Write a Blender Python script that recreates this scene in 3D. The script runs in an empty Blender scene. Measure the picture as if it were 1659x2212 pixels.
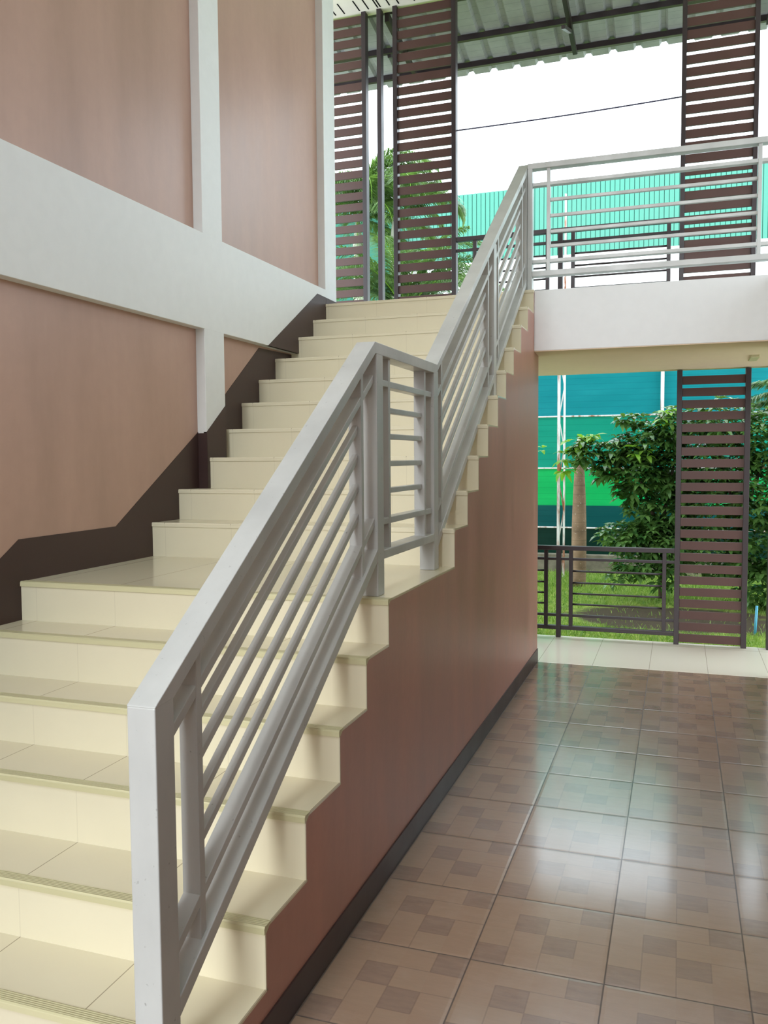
import bpy, math, random
from mathutils import Vector, Matrix
random.seed(7)
C = bpy.context.scene.collection
sc = bpy.context.scene

# ------------------------------------------------------------ node helpers
class NT:
    def __init__(s, name):
        s.m = bpy.data.materials.new(name); s.m.use_nodes = True
        s.t = s.m.node_tree; s.b = s.t.nodes['Principled BSDF']
        s.geo = s.t.nodes.new('ShaderNodeNewGeometry')
        sep = s.t.nodes.new('ShaderNodeSeparateXYZ'); s.t.links.new(s.geo.outputs['Position'], sep.inputs[0])
        s.X, s.Y, s.Z = sep.outputs
    def put(s, sock, v):
        if isinstance(v, (int, float)): sock.default_value = v
        elif isinstance(v, (tuple, list)): sock.default_value = (*v[:3], 1) if len(sock.default_value) == 4 else v[:3]
        else: s.t.links.new(v, sock)
    def math(s, op, a, b=0.0, c=None):
        n = s.t.nodes.new('ShaderNodeMath'); n.operation = op
        s.put(n.inputs[0], a); s.put(n.inputs[1], b)
        if c is not None: s.put(n.inputs[2], c)
        return n.outputs[0]
    def mix(s, f, a, b, mode='MIX'):
        n = s.t.nodes.new('ShaderNodeMix'); n.data_type = 'RGBA'; n.blend_type = mode
        s.put(n.inputs[0], f); s.put(n.inputs[6], a); s.put(n.inputs[7], b)
        return n.outputs[2]
    def noise(s, scale, detail=4, vec=None, stretch=None, rough=0.55):
        n = s.t.nodes.new('ShaderNodeTexNoise'); n.inputs['Scale'].default_value = scale
        n.inputs['Detail'].default_value = detail; n.inputs['Roughness'].default_value = rough
        mp = s.t.nodes.new('ShaderNodeMapping'); s.t.links.new(s.geo.outputs['Position'], mp.inputs[0])
        if stretch: mp.inputs['Scale'].default_value = stretch
        s.t.links.new(mp.outputs[0], n.inputs['Vector'])
        return n.outputs['Fac']
    def ramp(s, f, a, b, ca=(0, 0, 0), cb=(1, 1, 1)):
        n = s.t.nodes.new('ShaderNodeValToRGB'); s.put(n.inputs[0], f)
        e = n.color_ramp.elements; e[0].position = a; e[1].position = b
        e[0].color = (*ca, 1); e[1].color = (*cb, 1)
        return n.outputs[0]
    def bump(s, h, strength=0.2, dist=0.01):
        n = s.t.nodes.new('ShaderNodeBump'); n.inputs['Strength'].default_value = strength
        n.inputs['Distance'].default_value = dist; s.put(n.inputs['Height'], h)
        s.t.links.new(n.outputs[0], s.b.inputs['Normal'])
    def out(s, col, rough=0.5, spec=0.5, metal=0.0):
        s.put(s.b.inputs['Base Color'], col); s.put(s.b.inputs['Roughness'], rough)
        s.b.inputs['Specular IOR Level'].default_value = spec; s.b.inputs['Metallic'].default_value = metal
        return s.m

def lin(r, g, b):
    f = lambda c: (c/255/12.92) if c/255 <= .04045 else ((c/255+.055)/1.055)**2.4
    return (f(r), f(g), f(b))

def paint(name, rgb, rough=0.5, var=0.10, scale=1.5, spec=0.5, streak=False, bump=0.05):
    n = NT(name); c = lin(*rgb)
    st = (3.0, 3.0, 0.6) if streak else None
    nz = n.noise(scale, 6, stretch=st)
    nf = n.noise(scale*14, 3)
    k = n.ramp(nz, .3, .7)
    col = n.mix(k, tuple(x*(1-var) for x in c), tuple(min(1, x*(1+var)) for x in c))
    k2 = n.ramp(nf, .35, .65)
    col = n.mix(n.math('MULTIPLY', k2, .12), col, tuple(x*.8 for x in c))
    rg = n.math('ADD', n.math('MULTIPLY', nz, .22), rough-.11)
    if bump: n.bump(n.noise(30, 4), bump, .004)
    return n.out(col, rg, spec)

M = {}
M['terracotta'] = paint('terracotta_wall_paint', (180, 147, 131), .36, .11, 1.1, .45, True, .10)
M['brick_paint'] = paint('brown_stair_wall_paint', (180, 132, 116), .40, .13, 1.6, .5, True, .15)
M['white'] = paint('white_wall_paint', (226, 228, 226), .5, .03, 1.0, .35, False, .04)
M['skirt'] = paint('dark_brown_skirting_paint', (62, 43, 40), .4, .08, 3, .4, False, .05)
M['slat'] = paint('brown_slat_paint', (82, 56, 50), .45, .08, 4, .4, False, .03)
M['dark_metal'] = paint('dark_brown_metal_paint', (52, 42, 44), .38, .08, 5, .45, False, 0)
M['ceil'] = paint('cream_ceiling_board', (228, 222, 205), .6, .03, 1, .2, False, .03)
M['soffit'] = paint('soffit_warm_bounce_tint', (226, 204, 178), .6, .03, 1, .3, False, .03)  # beige stands in for warm bounce light on white slab paint
M['slot'] = paint('ceiling_vent_slot_black', (20, 20, 20), .8, 0, 1, .1, False, 0)
M['wire'] = paint('grey_cable', (70, 66, 90), .5, 0, 1, .3, False, 0)
M['conc'] = paint('weathered_concrete', (120, 112, 98), .85, .35, 6, .2, False, .4)
M['pipe'] = paint('light_blue_pvc', (90, 170, 200), .4, .03, 2, .4, False, 0)
M['whitesheet'] = paint('white_sheeting', (238, 240, 242), .5, .02, 1, .3, False, 0)
M['teal'] = paint('teal_metal_cladding', (70, 142, 126), .5, .04, .6, .3, False, 0)
M['tealdark'] = paint('teal_cladding_joint', (30, 105, 90), .6, .04, .6, .3, False, 0)
M['bare'] = paint('bare_stem', (96, 84, 66), .8, .2, 12, .2, False, .2)

def rail_paint():
    n = NT('grey_painted_steel'); c = lin(188, 190, 186)
    k = n.ramp(n.noise(5, 8, stretch=(1, 1, .5)), .35, .75)
    col = n.mix(k, tuple(x*1.06 for x in c), tuple(x*.86 for x in c))
    d = n.ramp(n.noise(60, 4), .68, .76)          # small scuffs
    col = n.mix(n.math('MULTIPLY', d, .5), col, lin(90, 84, 80))
    return n.out(col, n.math('ADD', n.math('MULTIPLY', k, .15), .28), .5)
M['rail'] = rail_paint()
M['weld'] = paint('dark_weld_marks', (70, 62, 58), .6, .2, 20, .3, False, .1)

def rusty():
    n = NT('white_rusting_steel'); k = n.ramp(n.noise(3.2, 8, stretch=(3, 3, .8)), .47, .60)
    col = n.mix(k, lin(225, 222, 220), lin(150, 92, 60))
    return n.out(col, .6, .3)
M['rusty'] = rusty()

def tile_cream():
    n = NT('cream_glazed_tile'); c = lin(222, 214, 186)
    u = n.math('FRACT', n.math('DIVIDE', n.math('ADD', n.X, 40.5*.405+.002), .405))
    g = n.math('LESS_THAN', n.math('ABSOLUTE', n.math('SUBTRACT', u, .5)), .0042)
    nz = n.noise(1.2, 5)
    col = n.mix(n.ramp(nz, .35, .7), tuple(x*1.03 for x in c), tuple(x*.95 for x in c))
    nz_ = n.t.nodes.new('ShaderNodeSeparateXYZ'); n.t.links.new(n.geo.outputs['Normal'], nz_.inputs[0])
    g = n.math('MULTIPLY', g, n.math('ADD', .12, n.math('MULTIPLY', n.math('GREATER_THAN', nz_.outputs[2], .5), .6)))
    col = n.mix(g, col, lin(120, 105, 80))
    return n.out(col, n.math('ADD', n.math('MULTIPLY', nz, .12), .10), .5)
M['cream'] = tile_cream()

def nosing():
    n = NT('ribbed_pale_green_nosing_tile'); c = lin(206, 200, 160)
    w = n.math('SINE', n.math('MULTIPLY', n.Y, 2*math.pi/.007))
    k = n.ramp(n.math('MULTIPLY', n.math('ADD', w, 1), .5), .3, .8)
    col = n.mix(n.math('MULTIPLY', k, .3), c, lin(160, 155, 112))
    n.bump(w, .4, .002)
    return n.out(col, .35, .4)
M['nosing'] = nosing()

def cream_floor():
    n = NT('cream_passage_tile'); c = lin(222, 214, 196)
    u = n.math('FRACT', n.math('ADD', n.math('DIVIDE', n.math('SUBTRACT', n.X, .0085), .4115), .5))
    g = n.math('LESS_THAN', n.math('ABSOLUTE', n.math('SUBTRACT', u, .5)), .005)
    col = n.mix(n.math('MULTIPLY', g, .6), c, lin(130, 115, 95))
    g2 = n.math('LESS_THAN', n.math('ABSOLUTE', n.math('SUBTRACT', n.Y, 4.42)), .004)
    col = n.mix(n.math('MULTIPLY', g2, .5), col, lin(130, 115, 95))
    return n.out(col, .18, .5)
M['cream_floor'] = cream_floor()

def parquet_tile():
    n = NT('brown_parquet_pattern_tile')
    gx, gy = .4115, .4225
    tu = n.math('DIVIDE', n.math('ADD', n.X, 20*gx-.0085), gx)
    tv = n.math('DIVIDE', n.math('ADD', n.Y, 20*gy+.0405), gy)
    u = n.math('FRACT', tu); v = n.math('SUBTRACT', 1.0, n.math('FRACT', tv))   # v: 0 = far edge
    iu = n.math('FLOOR', n.math('MULTIPLY', u, 4)); iv = n.math('FLOOR', n.math('MULTIPLY', v, 4))
    eq = lambda a, k: n.math('COMPARE', a, float(k), .1)
    AND = lambda a, b: n.math('MULTIPLY', a, b)
    OR = lambda a, b: n.math('MAXIMUM', a, b)
    near = lambda a, k, w: n.math('LESS_THAN', n.math('ABSOLUTE', n.math('SUBTRACT', a, k)), w)
    dark = OR(OR(AND(eq(iu, 3), eq(iv, 0)), AND(eq(iu, 1), eq(iv, 1))), OR(AND(eq(iu, 2), eq(iv, 2)), AND(eq(iu, 0), eq(iv, 3))))
    w = .0055
    lines = AND(near(u, .25, w), n.math('GREATER_THAN', v, .25))
    lines = OR(lines, AND(near(u, .5, w), n.math('GREATER_THAN', v, .25)))
    lines = OR(lines, AND(near(u, .75, w), OR(eq(iv, 0), eq(iv, 2))))
    lines = OR(lines, AND(near(v, .25, w), n.math('GREATER_THAN', u, .25)))
    lines = OR(lines, AND(near(v, .5, w), n.math('GREATER_THAN', u, .25)))
    lines = OR(lines, AND(near(v, .75, w), OR(eq(iu, 0), eq(iu, 2))))
    edge = n.math('MAXIMUM', n.math('ABSOLUTE', n.math('SUBTRACT', u, .5)), n.math('ABSOLUTE', n.math('SUBTRACT', v, .5)))
    grout = n.math('GREATER_THAN', edge, .4940)
    # tone per brick-ish cell
    wn = n.t.nodes.new('ShaderNodeTexWhiteNoise'); wn.noise_dimensions = '3D'
    cb = n.t.nodes.new('ShaderNodeCombineXYZ')
    n.put(cb.inputs[0], iu); n.put(cb.inputs[1], iv); n.put(cb.inputs[2], 3.0)
    n.t.links.new(cb.outputs[0], wn.inputs['Vector'])
    base = n.mix(n.math('MULTIPLY', wn.outputs['Value'], .45), lin(156, 132, 110), lin(150, 118, 96))
    base = n.mix(AND(dark, .75), base, lin(128, 106, 93))
    grain = n.ramp(n.noise(9, 8, stretch=(1, 5, 1), rough=.7), .35, .7)
    base = n.mix(n.math('MULTIPLY', grain, .25), base, lin(182, 152, 128))
    base = n.mix(AND(lines, .35), base, lin(110, 90, 78))
    base = n.mix(AND(grout, .9), base, lin(78, 64, 56))
    # dusty scuffs of their own shape
    sc_ = n.ramp(n.noise(2.2, 9, rough=.7), .52, .72)
    base = n.mix(n.math('MULTIPLY', sc_, .18), base, lin(196, 180, 168))
    rg = n.math('ADD', n.math('MULTIPLY', n.noise(3.5, 8, rough=.7), .18), .14)
    rg = n.math('ADD', rg, n.math('MULTIPLY', grout, .4))
    hgt = n.math('SUBTRACT', 1.0, n.ramp(edge, .47, .499))
    n.bump(n.math('ADD', hgt, n.math('MULTIPLY', n.noise(3.0, 2), .35)), .25, .004)
    n.b.inputs['Coat Weight'].default_value = .7; n.b.inputs['Coat Roughness'].default_value = .12
    return n.out(base, rg, .8)
M['parquet'] = parquet_tile()

def corrug_under():
    n = NT('insulated_roof_underside'); c = lin(160, 160, 162)
    k = n.noise(5, 4)
    col = n.mix(n.ramp(k, .3, .7), tuple(x*.85 for x in c), tuple(x*1.1 for x in c))
    g = n.math('LESS_THAN', n.math('FRACT', n.math('DIVIDE', n.Y, .09)), .06)
    col = n.mix(n.math('MULTIPLY', g, .35), col, lin(90, 105, 100))
    return n.out(col, .5, .4)
M['canopy'] = corrug_under()

def leafmat(name, a, b, tr=.35, rough=.32):
    n = NT(name)
    oi = n.noise(7, 3)
    col = n.mix(n.ramp(oi, .38, .62), lin(*a), lin(*b))
    n.out(col, rough, .5)
    tl = n.t.nodes.new('ShaderNodeBsdfTranslucent'); n.put(tl.inputs[0], n.mix(.5, col, lin(150, 200, 40)))
    ms = n.t.nodes.new('ShaderNodeMixShader'); ms.inputs[0].default_value = tr
    o = n.t.nodes['Material Output']
    n.t.links.new(n.b.outputs[0], ms.inputs[1]); n.t.links.new(tl.outputs[0], ms.inputs[2])
    n.t.links.new(ms.outputs[0], o.inputs[0])
    return n.m
M['leaf'] = leafmat('glossy_green_leaf', (44, 78, 38), (104, 140, 74), .2, .2)
M['leaf2'] = leafmat('young_yellow_green_leaf', (120, 170, 50), (150, 190, 80), .4)
M['palmleaf'] = leafmat('palm_leaflet', (84, 112, 72), (132, 160, 108), .3)
M['grassblade'] = leafmat('grass_blade', (98, 132, 52), (150, 172, 84), .3, .5)

def ground():
    n = NT('lawn_soil')
    d = n.math('SQRT', n.math('ADD', n.math('POWER', n.math('DIVIDE', n.math('SUBTRACT', n.X, 1.0), 1.2), 2.0),
                              n.math('POWER', n.math('DIVIDE', n.math('SUBTRACT', n.Y, 6.05), .8), 2.0)))
    d = n.math('ADD', d, n.math('MULTIPLY', n.math('SUBTRACT', n.noise(3, 5), .5), .8))
    k = n.ramp(d, .8, 1.05)
    col = n.mix(k, lin(74, 66, 52), n.mix(n.ramp(n.noise(14, 5), .4, .6), lin(104, 138, 50), lin(150, 160, 80)))
    n.bump(n.noise(40, 4), .5, .02)
    return n.out(col, .9, .1)
M['ground'] = ground()

def net(name, rgb, tr=.5):
    n = NT(name); c = lin(*rgb)
    g = n.math('LESS_THAN', n.math('FRACT', n.math('DIVIDE', n.Z, .085)), .10)
    wav = n.ramp(n.noise(1.6, 5, stretch=(.6, 1, 2.5)), .4, .7)
    col = n.mix(n.math('MULTIPLY', wav, .25), c, tuple(min(1, x*1.5+.03) for x in c))
    col = n.mix(n.math('MULTIPLY', g, .25), col, tuple(x*.5 for x in c))
    n.out(col, .5, .25)
    tl = n.t.nodes.new('ShaderNodeBsdfTranslucent'); n.put(tl.inputs[0], col)
    ms = n.t.nodes.new('ShaderNodeMixShader'); ms.inputs[0].default_value = tr
    o = n.t.nodes['Material Output']
    n.t.links.new(n.b.outputs[0], ms.inputs[1]); n.t.links.new(tl.outputs[0], ms.inputs[2])
    n.t.links.new(ms.outputs[0], o.inputs[0])
    return n.m
M['net_blue'] = net('blue_green_shade_net', (18, 152, 160))
M['net_teal'] = net('teal_shade_net', (14, 162, 140))
M['net_green'] = net('bright_green_shade_net', (22, 186, 112))
M['net_dark'] = net('dark_teal_shade_net', (8, 98, 98))
M['net_deep'] = net('deep_green_shade_net', (10, 60, 48))

def trunkmat():
    n = NT('ringed_palm_bark'); c = lin(150, 122, 100)
    g = n.ramp(n.math('FRACT', n.math('DIVIDE', n.math('ADD', n.Z, 5), .115)), .0, .12)
    col = n.mix(n.ramp(n.noise(6, 6), .35, .7), tuple(x*.75 for x in c), tuple(x*1.25 for x in c))
    col = n.mix(n.math('MULTIPLY', n.math('SUBTRACT', 1.0, g), .4), col, lin(80, 66, 56))
    sp = n.ramp(n.noise(45, 3), .66, .7)
    col = n.mix(n.math('MULTIPLY', sp, .6), col, lin(215, 210, 200))
    return n.out(col, .8, .2)
M['bark'] = trunkmat()
M['crownshaft'] = paint('pale_green_crownshaft', (205, 208, 190), .5, .08, 3, .3, False, 0)

# ------------------------------------------------------------ mesh helpers
class MB:
    def __init__(s): s.v = []; s.f = []
    def add(s, vs, fs):
        o = len(s.v); s.v += [tuple(v) for v in vs]; s.f += [tuple(i+o for i in f) for f in fs]; return s
    def box(s, x0, x1, y0, y1, z0, z1):
        return s.add([(x0,y0,z0),(x1,y0,z0),(x1,y1,z0),(x0,y1,z0),(x0,y0,z1),(x1,y0,z1),(x1,y1,z1),(x0,y1,z1)],
                     [(0,3,2,1),(4,5,6,7),(0,1,5,4),(1,2,6,5),(2,3,7,6),(3,0,4,7)])
    def yz(s, pts, x0, x1):                       # polygon in the YZ plane (counter-clockwise seen from +X) pulled along X
        n = len(pts)
        vs = [(x1, p[0], p[1]) for p in pts] + [(x0, p[0], p[1]) for p in pts]
        fs = [tuple(range(n)), tuple(range(2*n-1, n-1, -1))]
        for i in range(n):
            j = (i+1) % n; fs.append((i, i+n, j+n, j))
        return s.add(vs, fs)
    def tube(s, p0, p1, r, n=12, r1=None, cap=True):
        p0 = Vector(p0); p1 = Vector(p1); d = (p1-p0).normalized(); r1 = r if r1 is None else r1
        a = d.orthogonal().normalized(); b = d.cross(a)
        vs = [p0+(a*math.cos(t)+b*math.sin(t))*r for t in [2*math.pi*i/n for i in range(n)]]
        vs += [p1+(a*math.cos(t)+b*math.sin(t))*r1 for t in [2*math.pi*i/n for i in range(n)]]
        fs = [(i, (i+1) % n, (i+1) % n+n, i+n) for i in range(n)]
        if cap: fs += [tuple(range(n-1, -1, -1)), tuple(range(n, 2*n))]
        return s.add(vs, fs)
    def bar(s, p0, p1, w, h, up=(0,0,1)):         # rectangular bar between two points
        p0 = Vector(p0); p1 = Vector(p1); d = (p1-p0).normalized(); u = Vector(up)
        a = d.cross(u).normalized()*w/2; b = a.cross(d).normalized()*h/2
        vs = [p+sa*a+sb*b for p in (p0, p1) for sa, sb in ((-1,-1),(1,-1),(1,1),(-1,1))]
        return s.add(vs, [(0,1,2,3),(7,6,5,4),(0,4,5,1),(1,5,6,2),(2,6,7,3),(3,7,4,0)])
    def lathe(s, c, prof, n=20):
        vs = []; fs = []
        for (z, r) in prof:
            vs += [(c[0]+r*math.cos(2*math.pi*i/n), c[1]+r*math.sin(2*math.pi*i/n), c[2]+z) for i in range(n)]
        for k in range(len(prof)-1):
            for i in range(n):
                j = (i+1) % n; fs.append((k*n+i, k*n+j, (k+1)*n+j, (k+1)*n+i))
        fs.append(tuple(range(n-1, -1, -1))); fs.append(tuple(range((len(prof)-1)*n, len(prof)*n)))
        return s.add(vs, fs)
    def build(s, name, mat, parent=None, bevel=0, smooth=False, fix=True):
        me = bpy.data.meshes.new(name); me.from_pydata(s.v, [], s.f); me.update()
        o = bpy.data.objects.new(name, me); C.objects.link(o)
        me.materials.append(mat)
        if fix:
            import bmesh
            bm = bmesh.new(); bm.from_mesh(me); bmesh.ops.recalc_face_normals(bm, faces=bm.faces); bm.to_mesh(me); bm.free()
        if smooth:
            for p in me.polygons: p.use_smooth = True
        if bevel:
            b = o.modifiers.new('bevel', 'BEVEL'); b.width = bevel; b.segments = 2; b.limit_method = 'ANGLE'
        if parent:
            o.parent = parent
            o.matrix_parent_inverse = Matrix.Translation(-Vector(parent.location))
        return o

def thing(name, label, cat, loc=(0,0,0), group=None):
    o = bpy.data.objects.new(name, None); C.objects.link(o); o.location = loc
    o.empty_display_size = .1
    o['label'] = label; o['category'] = cat
    if group: o['group'] = group
    return o
def tag(o, label, cat, group=None, kind=None):
    if label: o['label'] = label
    if cat: o['category'] = cat
    if group: o['group'] = group
    if kind: o['kind'] = kind
    return o
def struct(o, label=None, cat=None):
    o['kind'] = 'structure'
    if label: o['label'] = label; o['category'] = cat or 'wall'
    return o

# ------------------------------------------------------------ measures
W, B = 1.706, 1.645           # recess and face of the left wall (X negative)
YR = [-1.304, -1.048, -0.782, -0.508, -0.253, -0.009, 0.995, 1.266, 1.520, 1.765, 2.042, 2.292, 2.548, 2.819, 3.089, 3.345]
ZL = [0.172, 0.345, 0.539, 0.71, 0.886, 1.056, 1.24, 1.411, 1.592, 1.768, 1.948, 2.119, 2.289, 2.472, 2.636, 2.80]
ZC = 5.60

# ------------------------------------------------------------ setting: floors
struct(MB().box(-1.9, 3.7, -7.0, 3.55, -.12, 0).build('floor', M['parquet']), 'glossy brown parquet patterned tile floor of the passage', 'floor')
fl = struct(MB().box(-3.2, 3.7, 3.55, 4.58, -.14, .001).build('floor', M['cream_floor'], bevel=.006), 'cream tiled strip of floor along the outer passage edge', 'floor')
g = MB().box(-40, 40, 4.58, 40, -.3, -.065)
struct(g.build('ground', M['ground']), 'lawn ground outside beyond the cream tiled edge', 'ground')
g = MB().box(-40, 40, -40, -7.0, -.3, -.1)
struct(g.build('forecourt', M['conc']), 'concrete forecourt in front of the building', 'ground')

# walls
m = MB().box(-W-.2, -W, -7, 3.575, 0, ZC+.3)
struct(m.build('wall_left', M['terracotta']), 'pinkish terracotta painted wall on the left of the stairs', 'wall')
struct(MB().box(2.3, 2.5, -7, 3.38, 0, 2.36).box(3.0, 3.2, -7, .9, 2.80, ZC).build('wall_right', M['terracotta']), 'unseen terracotta painted wall right of the passage, upper part cut short to shape the light', 'wall')  # out of view; upper part put in and cut short to limit side light

struct(MB().box(.45, 2.3, -5.2, -5.0, 0, 2.36).box(.45, 3.0, -5.2, -5.0, 2.80, ZC).build('wall_front_blocker', M['terracotta']), 'unseen terracotta wall added behind the camera to block light from the right front', 'wall')  # unseen, added to keep front light off the passage side

# left beam, pillars
beam = MB().box(-W-.01, -B, -7, 3.35, 2.356, 2.915).build('trim_1', M['white'], bevel=.003)
struct(beam, 'wide white horizontal beam across the terracotta wall', 'beam')
p1 = MB().box(-W-.01, -B-.0005, 1.49, 1.72, 0, ZC).build('trim_2', M['white'], bevel=.003)
struct(p1, 'white pillar in the middle of the left wall crossing the beam', 'pillar')
p2 = MB().box(-W-.01, -B-.0005, 3.345, 3.575, 0, ZC).build('trim_3', M['white'], bevel=.003)
struct(p2, 'white pillar at the far end of the left wall by the slatted screens', 'pillar')

# dark brown stepped skirting painted on wall, pillars and beam
def lerp_top(y):
    P = [(-7, 1.242-.65*7+.0), (-.012, 1.242), (.675, 1.245), (1.48, 1.74), (2.3, 2.34), (3.18, 2.855), (3.58, 2.85)]
    for a, b in zip(P, P[1:]):
        if y <= b[0]: return a[1]+(b[1]-a[1])*(y-a[0])/(b[0]-a[0])
    return P[-1][1]
sk = MB()
def skirt(y0, y1, x, cap=None):
    ys = sorted([y0, y1]+[k for k in (-.012, .675, 1.48, 2.3, 3.18) if y0 < k < y1])
    top = [(y, max(0.02, min(lerp_top(y), cap or 9))) for y in ys]
    pts = [(y0, 0), (y1, 0)] + top[::-1]
    sk.yz(pts, x-.02, x+.003)
skirt(-1.9, 1.49, -W); skirt(1.72, 3.345, -W, 2.356)
skirt(1.49, 1.72, -B); skirt(3.345, 3.575, -B)
# on the beam face: only the part above the beam's lower edge
sk.yz([(2.322, 2.356), (3.35, 2.356), (3.35, 2.853), (3.18, 2.855)], -B-.02, -B+.003)
sk.yz([(1.4885, 0), (1.4915, 0), (1.4915, 1.74), (1.4885, 1.74)], -W, -B+.003)
struct(sk.build('baseboard_left', M['skirt']), 'dark brown skirting band climbing the left wall with the steps', 'baseboard')

# stair side wall (brown) with stepped top
pts = [(YR[0], 0), (3.58, 0), (3.58, 2.352), (3.376, 2.352), (3.376, ZL[15]-.008)]
pts = [(YR[0]+.006, 0.0), (3.58, 0.0), (3.58, 2.350), (3.374, 2.358), (3.374, 2.792)]
for i in range(15, -1, -1):
    z = ZL[i]-.008
    pts.append((YR[i]+.006, z)); pts.append((YR[i]+.006, ZL[i-1]-.008 if i else 0.0))
pts = pts[:-1]
o = MB().yz(pts, -.12, 0).build('wall_stair', M['brick_paint'])
struct(o, 'reddish brown wall below the open side of the stairs', 'wall')
o = MB().yz([(YR[0]-.0, 0), (3.58, 0), (3.58, .1), (YR[0], .1)], -.01, .006).build('baseboard_right', M['skirt'])
struct(o, 'dark brown skirting strip at the foot of the stair wall', 'baseboard')

# ------------------------------------------------------------ staircase
st = thing('staircase', 'wide cream tiled staircase rising past a landing to the upper floor', 'staircase', (-.85, -1.3, 0))
for i in range(16):
    y0 = YR[i]; y1 = YR[i+1]+.01 if i < 15 else 3.376
    zb = ZL[i-1] if i else 0.0
    xl = -W
    mb = MB().box(xl, 0, y0, y1, ZL[i]-.008, ZL[i])         # tread tiles
    mb.box(xl, 0, y0, y0+.006, zb, ZL[i])                    # riser tiles
    mb.box(xl, -.12, y0+.006, y1, max(0, zb-.1), ZL[i]-.008)   # concrete under them
    s = mb.build('landing' if i == 5 else 'step', M['cream'], st)
    nb = MB()
    nb.yz([(y0-.006, ZL[i]-.020), (y0+.004, ZL[i]-.020), (y0+.034, ZL[i]), (y0+.034, ZL[i]+.002), (y0-.002, ZL[i]+.002), (y0-.006, ZL[i]-.004)], xl, .001)
    nb.build('nosing_strip', M['nosing'] if i < 6 else M['cream'], s)

# ------------------------------------------------------------ stair railing
xn, xf = -.058, -.132          # faces of the big tubes
xc = (xn+xf)/2
def hA(y): return 1.020+.6655*(y+1.44)     # handrail centre line, lower flight
def bA(y): return .264+.640*(y+1.44)
def hB(y): return 1.990+.679*(y-.926)
def bB(y): return 1.190+.680*(y-.926)
R_ = thing('stair_railing', 'grey painted steel railing with handrail and thin bars along the stairs', 'railing', (xc, -1.4, 0))
bv = .003
def rect(mb, f, y0, y1, t, x0, x1): mb.yz([(y0, f(y0)-t), (y1, f(y1)-t), (y1, f(y1)+t), (y0, f(y0)+t)], x0, x1); return mb
vt = .024
# handrails as one folded tube
hr = MB()
hr.yz([(-1.44, hA(-1.44)+vt-.004), (-1.366, hA(-1.366)-vt), (.035, 1.978), (.89, 1.978), (3.46, hB(3.46)-vt), (3.46, hB(3.46)+vt), (.905, 2.022), (.03, 2.022), (-1.4395, hA(-1.44)+vt)], xf, xn)
hr.build('handrail', M['rail'], R_, bevel=bv)
MB().yz([(-1.44, 0), (-1.365, 0), (-1.365, hA(-1.365)-.01), (-1.44, hA(-1.44)+vt-.003)], xf+.0005, xn-.0005).build('newel_post', M['rail'], R_, bevel=bv)
for nm, y0, z0, z1 in (('post', .045, ZL[5], 1.99), ('post', .845, ZL[5], 1.99), ('post', 2.214, ZL[10]+0.0, hB(2.25)), ('post', 3.385, 2.8, hB(3.42))):
    MB().box(xf+.0005, xn-.0005, y0, y0+.075, z0, z1).build(nm, M['rail'], R_, bevel=bv)
# base rails
rect(MB(), bA, -1.366, .046, vt, xf+.001, xn-.001).build('bottom_rail', M['rail'], R_, bevel=bv)
MB().box(xf+.001, xn-.001, .119, .846, 1.193, 1.229).build('bottom_rail', M['rail'], R_, bevel=bv)
rect(MB(), bB, .919, 2.215, vt, xf+.001, xn-.001).build('bottom_rail', M['rail'], R_, bevel=bv)
rect(MB(), bB, 2.288, 3.386, vt, xf+.001, xn-.001).build('bottom_rail', M['rail'], R_, bevel=bv)
x0, x1 = xc-.025, xc+.025
FR = {'st': .155, 'r': [.283, .415, .553, .690], 'sb': .840}
def frac(h, b, k): return lambda y: h(y)+(b(y)-h(y))*k
cH = lambda y: 2.0; cBt = lambda y: 1.211
panels = [(-1.366, .046, -1.25, -.095, hA, bA, 1.2), (.119, .846, .215, .722, cH, cBt, 1.0), (.919, 2.215, 1.012, 2.09, hB, bB, 1.2), (2.288, 3.386, 2.39, 3.265, hB, bB, 1.2)]
wl = MB()
for (a, b, v0, v1, h, bt, k) in panels:
    t = .0125*k
    rect(MB(), frac(h, bt, FR['st']), a, b, t, x0+.001, x1-.001).build('upper_rail', M['rail'], R_, bevel=.002)
    rect(MB(), frac(h, bt, FR['sb']), a, b, t, x0+.001, x1-.001).build('lower_rail', M['rail'], R_, bevel=.002)
    for v in (v0, v1):
        ym = v+.0125
        MB().box(x0, x1, v, v+.025, bt(ym)+.01, h(ym)-.01).build('upright', M['rail'], R_, bevel=.002)
    for fr in FR['r']:
        f = frac(h, bt, fr)
        rect(MB(), f, v0+.02, v1+.005, .0115*k, xc-.0115, xc+.0115).build('bar', M['rail'], R_, bevel=.003)

# ------------------------------------------------------------ upper gallery slab, railing
slab = MB().yz([(3.375, 2.362), (4.60, 2.295), (4.60, 2.745), (3.375, 2.80)], 0.0, 3.7)
slab.yz([(3.58, 2.351), (4.60, 2.295), (4.60, 2.745), (3.58, 2.79)], -3.2, 0.0)
slab.box(-W, 0.0, 3.376, 3.585, 2.66, 2.799)
struct(slab.build('trim_4', M['white'], bevel=.002), 'white concrete edge beam and slab of the upper gallery', 'beam')
sb2 = MB().box(1.62, 3.7, -7, 3.376, 2.36, 2.80)
struct(sb2.build('trim_5', M['white']), 'white side slab of the upper gallery at the right', 'beam')
struct(MB().box(1.645, 1.87, 3.38, 3.60, 0, 2.36).build('trim_6', M['white']), 'pillar edge at the right end of the passage', 'pillar')
tag(MB().box(1.515, 1.575, 3.93, 4.22, 2.306, 2.332).build('soffit_patch', M['nosing'], bevel=.004), 'small tan stained plate under the gallery slab at right corner', 'patch')  # thin block standing in for a stain on the soffit

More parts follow.
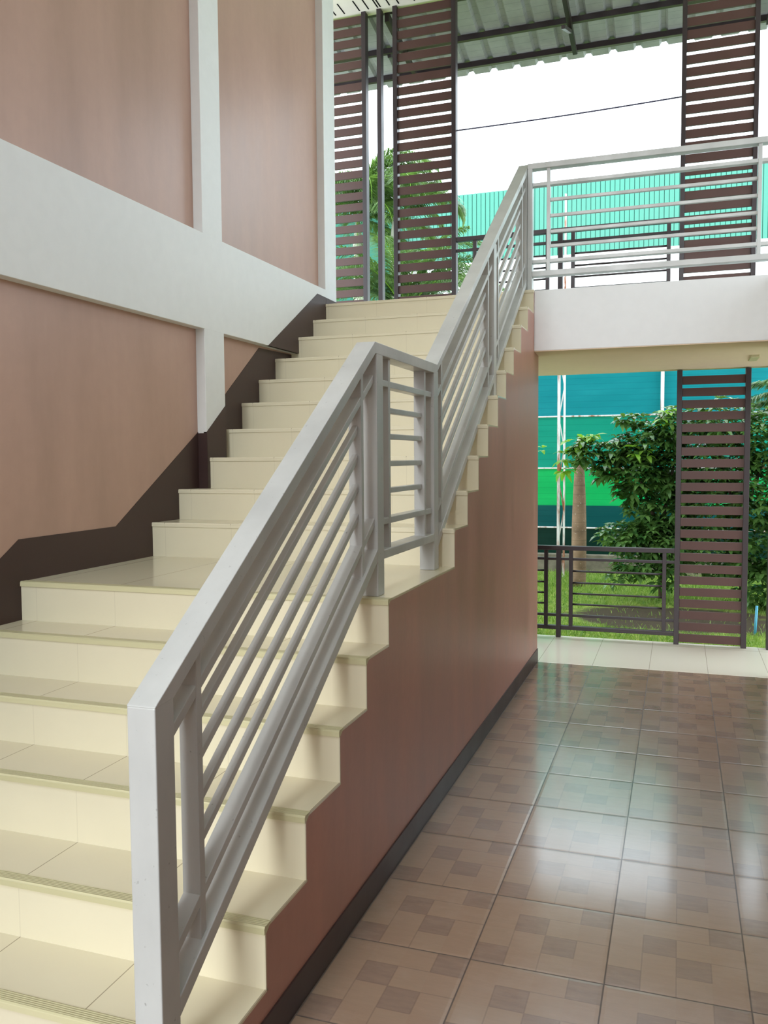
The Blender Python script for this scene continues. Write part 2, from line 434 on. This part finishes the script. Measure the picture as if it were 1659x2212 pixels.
struct(MB().yz([(3.378, 2.356), (4.598, 2.289), (4.598, 2.297), (3.378, 2.364)], 0.001, 2.3).yz([(3.585, 2.3445), (4.598, 2.289), (4.598, 2.297), (3.585, 2.353)], -1.6, 0.001).build('trim_7', M['soffit']), 'added soffit sheet under the gallery beam, tinted beige for warm bounced light', 'soffit')  # added sheet, carries the warm bounce light in its colour

G_ = thing('gallery_railing', 'grey steel railing on the upper gallery edge above the white beam', 'railing', (.8, 3.42, 2.8))
ya, yb = 3.385, 3.46
MB().box(-.056, 1.70, ya, yb, 3.677, 3.717).build('handrail', M['rail'], G_, bevel=bv)
MB().box(-.02, 1.70, ya, yb, 2.903, 2.943).build('bottom_rail', M['rail'], G_, bevel=bv)
for x in (-.056, 1.66): MB().box(x, x+.036 if x < 0 else x+.04, ya+.001, yb-.001, 2.80, 3.68).build('post', M['rail'], G_, bevel=bv)
for z in (3.567, 3.014): MB().box(-.02, 1.66, 3.398, 3.448, z-.0125, z+.0125).build('upper_rail' if z > 3.3 else 'lower_rail', M['rail'], G_, bevel=.002)
for x in (.083, 1.499): MB().box(x, x+.025, 3.397, 3.449, 2.94, 3.68).build('upright', M['rail'], G_, bevel=.002)
for z in (3.454, 3.34, 3.226, 3.122): MB().box(.10, 1.505, 3.4115, 3.4345, z-.0115, z+.0115).build('bar', M['rail'], G_, bevel=.003)

# ------------------------------------------------------------ dark balustrades (outer edge)
def balustrade(name, label, dz, foot, left):
    o = thing(name, label, 'balustrade', (.4, 4.53, foot), 'dark balustrades on the outer edge')
    D = M['dark_metal']; y0, y1 = 4.505, 4.555
    MB().box(left, .998, y0, y1, dz+.768, dz+.806).build('handrail', D, o, bevel=.003)
    MB().box(left, .998, y0, y1, dz+.070, dz+.104).build('bottom_rail', D, o, bevel=.003)
    for z, n in ((.690, 'upper_rail'), (.195, 'lower_rail')):
        MB().box(left, .998, 4.515, 4.545, dz+z-.010, dz+z+.012).build(n, D, o, bevel=.002)
    MB().box(.018, .058, y0-.004, y1+.004, foot, dz+.77).build('post', D, o, bevel=.003)
    for x in (-.725, -.088, .127, .900):
        MB().box(x, x+.032, 4.512, 4.548, dz+.10, dz+.77).build('upright', D, o, bevel=.002)
    for (a, b) in ((-.71, -.075), (.145, .91)):
        for z in (.586, .484, .389, .295):
            MB().tube((a, 4.53, dz+z), (b, 4.53, dz+z), .0085, 10).build('bar', D, o, smooth=True)
    return o
balustrade('balustrade', 'dark brown metal balustrade at ground level in front of the lawn', 0, 0, -.98)
balustrade('balustrade', 'dark metal balustrade at upper level against the teal cladding', 2.72, 2.745, -.882)

# ------------------------------------------------------------ slatted screens
def screen(x0, x1, z0, z1, label, first, top_gap=.03, group='brown slatted screens', yc=4.53, pw=.042):
    o = thing('slatted_screen', label, 'slatted screen', (x0, yc, z0), group)
    for x in (x0, x1-pw):
        MB().box(x, x+pw, yc-.03, yc+.045, z0, z1).build('post', M['dark_metal'], o, bevel=.002)
    z = first; p = .0975
    while z+.068 < z1-.0:
        MB().box(x0+pw, x1-pw, yc-.012, yc+.008, z, z+.068).build('slat', M['slat'], o, bevel=.001)
        z += p
    return o
screen(.996, 1.561, 0, 2.285, 'tall brown slatted screen at ground level right of the balustrade', .022)
screen(.998, 1.575, 2.745, 5.62, 'tall brown slatted screen at upper level on the right behind the gallery railing', 2.78, pw=.036)
screen(-1.455, -.875, 2.745, 5.62, 'tall brown slatted screen at upper level beside the stair head', 2.78, pw=.040)
screen(-2.29, -1.712, 2.745, 5.62, 'narrow looking brown slatted screen partly behind the far white pillar', 2.78, pw=.040)
o = MB().box(-1.605, -1.565, 4.50, 4.575, 2.745, 5.62).build('steel_post', M['dark_metal'], bevel=.002)
tag(o, 'single dark steel post standing between two upper slatted screens', 'post', 'dark steel posts')
o = MB().box(1.712, 1.752, 4.50, 4.575, 0, 2.29).build('steel_post', M['dark_metal'], bevel=.002)
tag(o, 'dark steel post at ground level at the right edge of the photo', 'post', 'dark steel posts')
o = MB().box(1.87, 1.91, 4.50, 4.575, 2.745, 5.62).build('steel_post', M['dark_metal'], bevel=.002)
tag(o, 'dark steel post at upper level right of the right screen', 'post', 'dark steel posts')
# cable between the screens
cb = MB(); pr = None
for i in range(17):
    t = i/16; p = Vector((-.90+t*1.91, 4.56, 4.466+.030*t-.010*math.sin(math.pi*t)))
    if pr is not None: cb.tube(pr, p, .006, 6, cap=False)
    pr = p
tag(cb.build('cable', M['wire']), 'thin cable stretched across the sky between two upper screens', 'cable')

# ------------------------------------------------------------ ceiling with vent slots
ce = MB().box(-3.2, 3.7, -3.0, 4.59, ZC, ZC+.08)
co = struct(ce.build('ceiling', M['ceil']), 'cream boarded ceiling over the stair hall', 'ceiling')
sl = MB()
for i in range(28):
    x = -2.08+.086*i+(.06 if (i//3) % 2 else 0)
    sl.box(x, x+.012, 4.30, 4.48, ZC-.002, ZC+.001)
so = sl.build('vent_slot', M['slot'], co)

# ------------------------------------------------------------ metal canopy outside
cn = thing('canopy', 'corrugated metal awning on dark steel purlins outside the upper level', 'awning', (0, 4.6, 5.6))
def cz(y): return 5.452+.20*(5.72-y)
sh = MB(); xs = []; x = -4.0
while x < 5.5:
    xs += [(x, 0), (x+.15, 0), (x+.172, .032), (x+.21, .032)]; x += .232
n_ = len(xs)
vs = [(a, 5.75, cz(5.75)+b) for a, b in xs]+[(a, 4.60, cz(4.60)+b) for a, b in xs]
vs += [(a, 5.75, cz(5.75)+b+.004) for a, b in xs]+[(a, 4.60, cz(4.60)+b+.004) for a, b in xs]
fs = []
for i in range(n_-1):
    fs += [(i, i+1, n_+i+1, n_+i), (2*n_+i, 3*n_+i, 3*n_+i+1, 2*n_+i+1), (i, 2*n_+i, 2*n_+i+1, i+1)]
sh.add(vs, fs)
sh.build('roof_sheet', M['canopy'], cn)
for y in (5.56, 5.17, 4.64):
    MB().box(-4, 5.5, y-.02, y+.02, cz(y)-.052, cz(y)-.002).build('purlin', M['dark_metal'], cn)
for x in (-3.2, -1.54, .03, 1.72, 3.2):
    MB().yz([(4.60, cz(4.6)-.15), (5.54, cz(5.54)-.095), (5.60, cz(5.60)-.055), (4.60, cz(4.6)-.066)], x-.02, x+.02).build('rafter', M['dark_metal'], cn)
for x in (.03, -1.54):
    MB().bar((x, 4.66, 5.25), (x, 5.16, cz(5.16)-.13), .03, .03).build('brace', M['dark_metal'], cn)

# ------------------------------------------------------------ teal cladding building
bl = thing('warehouse', 'long teal metal clad building far behind the lawn', 'building', (0, 22, -.1))
cl = MB(); x = -20.0
while x < 9:
    cl.box(x, x+.112, 22.0, 22.05, 7.25, 9.22); x += .130
cl.build('cladding', M['teal'], bl)
MB().box(-20, 9, 22.03, 22.3, 7.25, 9.22).build('cladding_joint', M['tealdark'], bl)
MB().box(-20, 9, 22.0, 22.3, 2.4, 7.25).build('lower_cladding', M['whitesheet'], bl)
MB().box(-20, -7.0, 21.2, 21.9, 2.4, 8.6).build('side_bay', M['tealdark'], bl)

# lower shed of shade net on steel frame
nt = thing('shade_net_fence', 'blue green shade netting stretched over a white steel frame behind the garden', 'fence', (0, 10, 0))
for z0, z1, mt in ((2.175, 2.95, 'net_blue'), (1.41, 2.165, 'net_teal'), (.845, 1.40, 'net_green'), (.52, .845, 'net_dark'), (.02, .51, 'net_deep')):
    MB().box(-6, 7, 10.0, 10.012, z0, z1).build('net_panel', M[mt], nt)
for z in (2.17, 1.403, .514):
    MB().tube((-6, 9.985, z), (7, 9.985, z), .012, 10).build('frame_rail', M['rusty'], nt, smooth=True)
for x in (.78, 3.0, -3.2):
    MB().box(x-.024, x+.024, 9.90, 9.95, 2.08 if x == .78 else 0, 2.95).build('frame_post', M['rusty'], nt)
lw = MB().box(-8, 8, 9.3, 9.42, -.12, .19).build('garden_wall', M['conc'], bevel=.01)
tag(lw, 'low weathered concrete wall at the back of the lawn', 'wall')

# truss column
tc = thing('truss_column', 'slim white lattice steel column with rust patches beyond the balustrade', 'column', (-.49, 8.8, -.07))
for x in (-.53, -.455):
    MB().box(x-.018 if x < -.5 else x-.012, x+.018 if x < -.5 else x+.012, 8.78, 8.82, -.07, 3.2 if x < -.5 else 5.06).build('chord', M['rusty'], tc)
for i in range(9):
    z = .0+.42*i
    a, b = (-.53, -.455) if i % 2 else (-.455, -.53)
    MB().tube((a, 8.8, z), (b, 8.8, z+.42), .008, 8).build('lattice', M['rusty'], tc)

# blue pipe
tag(MB().tube((1.70, 5.45, -.08), (1.715, 5.47, .20), .012, 12).build('water_pipe', M['pipe'], smooth=True), 'short light blue plastic pipe sticking up from the soil at right', 'pipe')

# ------------------------------------------------------------ plants
def leaf(mb, p, d, up, L, wd, droop=.3):
    d = d.normalized(); s = d.cross(up)
    if s.length < 1e-3: s = d.cross(Vector((1, 0, 0)))
    s.normalize(); n = s.cross(d).normalized()
    f = .18
    P = lambda t, k, dr: p+d*L*t+s*wd*k+n*(abs(k)*wd*f)-Vector((0, 0, 1))*droop*L*dr
    vs = [P(0,0,0), P(.3,-.42,.05), P(.3,0,.05), P(.3,.42,.05), P(.65,-.40,.3), P(.65,0,.3), P(.65,.40,.3), P(1,0,.75)]
    mb.add(vs, [(0,2,1), (0,3,2), (1,2,5,4), (2,3,6,5), (4,5,7), (5,6,7)])
def rnd(): return random.uniform(-1, 1)
def clump(mb, c, r, n, L, shell=.45):
    c = Vector(c)
    k = 0
    while k < n:
        v = Vector((rnd(), rnd(), rnd()))
        if v.length > 1 or v.length < shell*random.random(): continue
        k += 1
        p = c+Vector((v.x*r[0], v.y*r[1], v.z*r[2]))
        out = (v+Vector((0, -.25, .1)))
        # a little whorl of leaves at each twig end
        m_ = random.randint(3, 5); a0 = random.random()*6.28
        for j in range(m_):
            a = a0+j*6.28/m_+rnd()*.3
            d = Vector((math.cos(a), math.sin(a), .15+rnd()*.3))+out*.5
            leaf(mb, p, d, Vector((rnd()*.3, rnd()*.3, 1)), L*random.uniform(.7, 1.15), L*.46, random.uniform(.3, .9))
def tree(name, label, base, blobs, L, stem, yblobs=()):
    o = thing(name, label, 'tree', base)
    f = MB()
    for (x, y, z, rx, ry, rz, n) in blobs: clump(f, (x, y, z), (rx, ry, rz), int(n*1.35), L)
    f.build('foliage', M['leaf'], o, smooth=True, fix=False)
    if yblobs:
        f = MB()
        for (x, y, z, rx, ry, rz, n) in yblobs: clump(f, (x, y, z), (rx, ry, rz), n, L*1.1, 0)
        fo = f.build('young_foliage', M['leaf2'], o, smooth=True, fix=False)
        fo['label'] = 'bright yellow green young leaves'
    s = MB()
    for a, b, r0, r1 in stem: s.tube(a, b, r0, 10, r1)
    s.build('trunk', M['bare'], o, smooth=True)
    return o
bA_ = [(.98, 7.2, 1.90, .26, .35, .24, 110), (.70, 7.2, 1.72, .30, .35, .22, 120), (.38, 7.2, 1.66, .24, .28, .17, 75), (.22, 7.1, 1.47, .16, .2, .16, 45),
       (.03, 7.0, 1.66, .15, .15, .13, 26), (-.06, 7.0, 1.60, .12, .12, .12, 16), (.60, 7.2, 1.38, .32, .38, .26, 160), (.95, 7.3, 1.40, .32, .4, .32, 170),
       (.95, 7.3, 1.00, .34, .4, .32, 170), (.66, 7.2, .98, .22, .3, .24, 70), (.72, 7.1, .66, .32, .35, .22, 120), (.42, 7.0, .68, .26, .28, .15, 70),
       (.98, 7.2, .56, .30, .35, .28, 110), (.58, 7.1, .40, .26, .3, .20, 70), (.92, 7.1, .27, .22, .3, .18, 40), (.40, 7.0, .22, .12, .15, .16, 10),
       (.48, 7.2, 1.18, .15, .2, .14, 24), (.55, 7.1, 1.98, .12, .12, .08, 12), (.40, 7.1, 2.00, .08, .08, .05, 7)]
tree('leafy_bush', 'broad glossy leaved bush tree behind the ground level balustrade', (.85, 7.3, -.07), bA_, .125,
     [((.85, 7.3, -.07), (.83, 7.25, .7), .035, .028), ((.83, 7.25, .7), (.6, 7.2, 1.3), .026, .014), ((.83, 7.25, .7), (1.0, 7.25, 1.7), .026, .012),
      ((.6, 7.2, 1.3), (.1, 7.05, 1.62), .013, .005), ((.1, 7.05, 1.62), (-.30, 7.0, 1.64), .005, .003), ((.83, 7.25, .7), (.4, 7.05, .62), .018, .006)],
     [(.10, 7.0, 1.80, .07, .07, .06, 5), (-.07, 6.98, 1.72, .12, .1, .08, 9), (-.22, 6.98, 1.58, .08, .06, .05, 4), (-.48, 6.98, 1.66, .035, .03, .03, 2), (-.22, 6.98, 1.46, .09, .06, .07, 6), (.62, 6.95, 1.62, .14, .12, .12, 10), (.9, 6.9, 1.98, .14, .1, .12, 8)])
bB_ = [(1.45, 7.0, 1.95, .35, .4, .25, 150), (1.35, 7.1, 1.5, .4, .45, .35, 190), (1.9, 6.9, 1.75, .35, .4, .35, 190), (1.9, 6.9, 1.2, .4, .45, .4, 220),
       (1.4, 7.1, 1.0, .4, .45, .35, 170), (1.9, 6.9, .6, .4, .45, .35, 190), (1.45, 7.1, .5, .4, .4, .3, 140), (1.95, 6.9, .2, .35, .4, .25, 100), (2.3, 6.9, 1.2, .3, .4, .9, 200)]
tree('leafy_shrub', 'dense glossy leaved shrub seen behind and right of the ground level screen', (1.7, 7.1, -.07), bB_, .12,
     [((1.7, 7.1, -.07), (1.65, 7.05, .8), .03, .024), ((1.65, 7.05, .8), (1.9, 6.95, 1.6), .022, .01), ((1.65, 7.05, .8), (1.4, 7.05, 1.7), .022, .01)])

def frond(mb, rac, base, az, elev, L, n=38, lw=.007, ll=.42, curve=1.3):
    p = Vector(base); h = Vector((math.cos(az), math.sin(az), 0)); e = elev; seg = L/n
    side = Vector((-math.sin(az), math.cos(az), 0)); prev = p.copy()
    for i in range(n):
        t = i/n; e = elev-curve*t*t-.15*t
        d = h*math.cos(e)+Vector((0, 0, 1))*math.sin(e)
        q = p+d*seg
        rac.tube(p, q, .010*(1-t)+.003, 5, cap=False)
        if t > .12:
            lg = ll*math.sin(math.pi*min(1, .15+t*.85))**.6
            for s in (-1, 1):
                for kk in range(6):
                    dd = (side*s*random.uniform(.6, 1)+d*random.uniform(.5, .9)+Vector((0, 0, random.uniform(-.35, .25)))).normalized()
                    b0 = p; b1 = p+dd*lg*.5; b2 = b1+(dd+Vector((0, 0, -.6))).normalized()*lg*.5
                    w_ = dd.cross(Vector((0, 0, 1))).normalized()*lw
                    mb.add([b0-w_*.5, b0+w_*.5, b1+w_, b1-w_, b2], [(0, 1, 2, 3), (3, 2, 4)])
        p = q
def palm(label, base, ztop, shaft, fr, L, ll=.42, r0=.09, r1=.06, tp=True):
    o = thing('palm_tree', label, 'palm', base, 'palms in the garden')
    prof = []
    H = ztop-base[2]
    for i in range(13):
        t = i/12; prof.append((H*t, r0+(r1-r0)*t+.02*math.sin(math.pi*t)))
    MB().lathe(base, prof, 18).build('trunk', M['bark'] if tp else M['crownshaft'], o, smooth=True)
    if shaft:
        MB().lathe((base[0], base[1], ztop), [(-.01, r1*1.05), (.08, r1*1.3), (shaft*.5, r1*1.0), (shaft, r1*.45)], 18).build('crownshaft', M['crownshaft'], o, smooth=True)
    for (az, el, k, cv) in fr:
        f = MB(); rc = MB()
        frond(f, rc, (base[0], base[1], ztop+(shaft or 0)), math.radians(az), math.radians(el), L*k, ll=ll, curve=cv)
        fo = f.build('frond', M['palmleaf'], o, fix=False)
        rc.build('midrib', M['leaf2'], fo, smooth=True, fix=False)
    return o
random.seed(11)
palm('palm with slim pale trunk and drooping fronds seen between the upper screens', (-2.76, 8.5, -.07), 4.35, .55,
     [(150, 60, 1, 2.2), (190, 50, 1, 2.2), (230, 45, .9, 2.2), (100, 65, .9, 1.8), (60, 60, .8, 2.0), (20, 40, .75, 2.4), (300, 45, .8, 2.4), (170, 30, .95, 1.7), (210, 20, .9, 1.5), (80, 80, .6, .8), (120, 85, .6, .8)], 1.7, .40, .10, .055, False)
palm('palm with bushy fronds seen through the gaps of the leftmost upper screen', (-3.45, 8.9, -.07), 4.55, .5,
     [(0, 55, 1, 2.3), (30, 50, 1, 2.2), (330, 45, 1, 2.4), (300, 40, .9, 2.4), (0, 20, .9, 1.7), (20, 5, .9, 1.4), (345, 0, .9, 1.2), (60, 60, .9, 1.8), (270, 30, .9, 2), (10, -25, .9, .8), (350, 75, .8, 1.6), (180, 50, .9, 2), (310, 10, .9, 1.2), (330, -20, .9, .8), (290, -10, .8, 1), (10, 70, 1, 2.2), (340, 60, 1, 2.2), (250, 40, .9, 2)], 1.7, .42, .10, .06, False)
palm('low palm with dark fronds behind the foot of the upper screens', (-2.35, 7.7, -.07), 3.15, .3,
     [(a, e, 1, c) for a, e, c in ((0, 55, 1.6), (40, 50, 1.6), (80, 55, 1.4), (130, 55, 1.5), (170, 60, 1.6), (200, 45, 1.5), (240, 50, 1.6), (300, 55, 1.7), (340, 45, 1.6), (150, 78, .9), (20, 75, 1.0), (185, 35, 1.2), (165, 40, 1.3), (10, 35, 1.2), (350, 65, 1.4), (210, 62, 1.3), (270, 60, 1.4), (320, 30, 1.2))], 1.45, .36, .08, .05, True)
o = palm('short ringed palm trunk standing on the lawn beside the lattice column', (-.165, 8.0, -.09), 1.60, .22, [], 1, .3, .088, .050, True)
palm('small fan of palm leaves at the right edge above the shrub', (2.35, 7.6, -.07), 1.9, .2,
     [(180, 50, 1, 1.6), (200, 30, 1, 1.4), (160, 20, 1, 1.2), (220, 55, .9, 1.5), (90, 60, .9, 1.5), (170, 5, .9, 1.0), (280, 50, 1, 1.6)], .8, .22, .06, .04, True)

# grass
random.seed(5)
gr = MB()
def blade(x, y, z, h, w, lean):
    a = random.random()*6.283; b = random.random()*6.283
    dx, dy = math.cos(a)*w/2, math.sin(a)*w/2; lx, ly = math.cos(b)*lean*h, math.sin(b)*lean*h
    gr.add([(x-dx, y-dy, z), (x+dx, y+dy, z), (x+dx*.7+lx*.4, y+dy*.7+ly*.4, z+h*.55), (x-dx*.7+lx*.4, y-dy*.7+ly*.4, z+h*.55), (x+lx, y+ly, z+h*random.uniform(.8, 1))],
           [(0, 1, 2, 3), (3, 2, 4)])
n = 0
while n < 34000:
    x = random.uniform(-1.6, 2.9); y = 4.6+4.6*random.random()**1.1
    dd = ((x-1.0)/1.2)**2+((y-6.05)/.8)**2
    if dd < .85 and random.random() < .95: continue
    n += 1
    tall = 1 if (y > 7.6 and random.random() < .4) or random.random() < .02 else 0
    blade(x, y, -.068, random.uniform(.03, .06)*(1.9 if tall else 1), random.uniform(.005, .009), .6)
tag(gr.build('grass', M['grassblade'], fix=False), 'short bright green lawn grass beyond the cream tiled edge', 'grass', kind='stuff')

# ------------------------------------------------------------ light
w = bpy.data.worlds.new('overcast_sky'); sc.world = w; w.use_nodes = True
bg = w.node_tree.nodes['Background']
bg.inputs[0].default_value = (.82, .92, 1.0, 1); bg.inputs[1].default_value = 1.0
sun = bpy.data.lights.new('sun', 'SUN'); sun.energy = 0.55; sun.angle = math.radians(22); sun.color = (.97, .98, 1)
so_ = bpy.data.objects.new('sun', sun); C.objects.link(so_)
so_.rotation_euler = Vector((.10, .90, -.36)).to_track_quat('-Z', 'Y').to_euler()

# ------------------------------------------------------------ camera
cam = bpy.data.cameras.new('camera'); co_ = bpy.data.objects.new('camera', cam); C.objects.link(co_); sc.camera = co_
cam.sensor_fit = 'VERTICAL'; cam.sensor_height = 24.0; cam.lens = 24.0*1855.48/2212; cam.clip_end = 500
ya_, pi_, ro_ = .3314129, -.0641298, -.00724541
fw = Vector((-math.sin(ya_)*math.cos(pi_), math.cos(ya_)*math.cos(pi_), math.sin(pi_)))
rt = Vector((math.cos(ya_), math.sin(ya_), 0)); up = rt.cross(fw)
r2 = rt*math.cos(ro_)+up*math.sin(ro_); u2 = -rt*math.sin(ro_)+up*math.cos(ro_)
mt = Matrix((r2, u2, -fw)).transposed().to_4x4(); mt.translation = Vector((1.02540512, -3.03105533, 1.59090289))
co_.matrix_world = mt

sc.view_settings.view_transform = 'Standard'; sc.view_settings.look = 'None'
sc.view_settings.gamma = 1; sc.view_settings.use_curve_mapping = False
sc.view_settings.exposure = 1.95
try:
    sc.cycles.max_bounces = 10; sc.cycles.diffuse_bounces = 6; sc.cycles.use_fast_gi = False
except Exception: pass
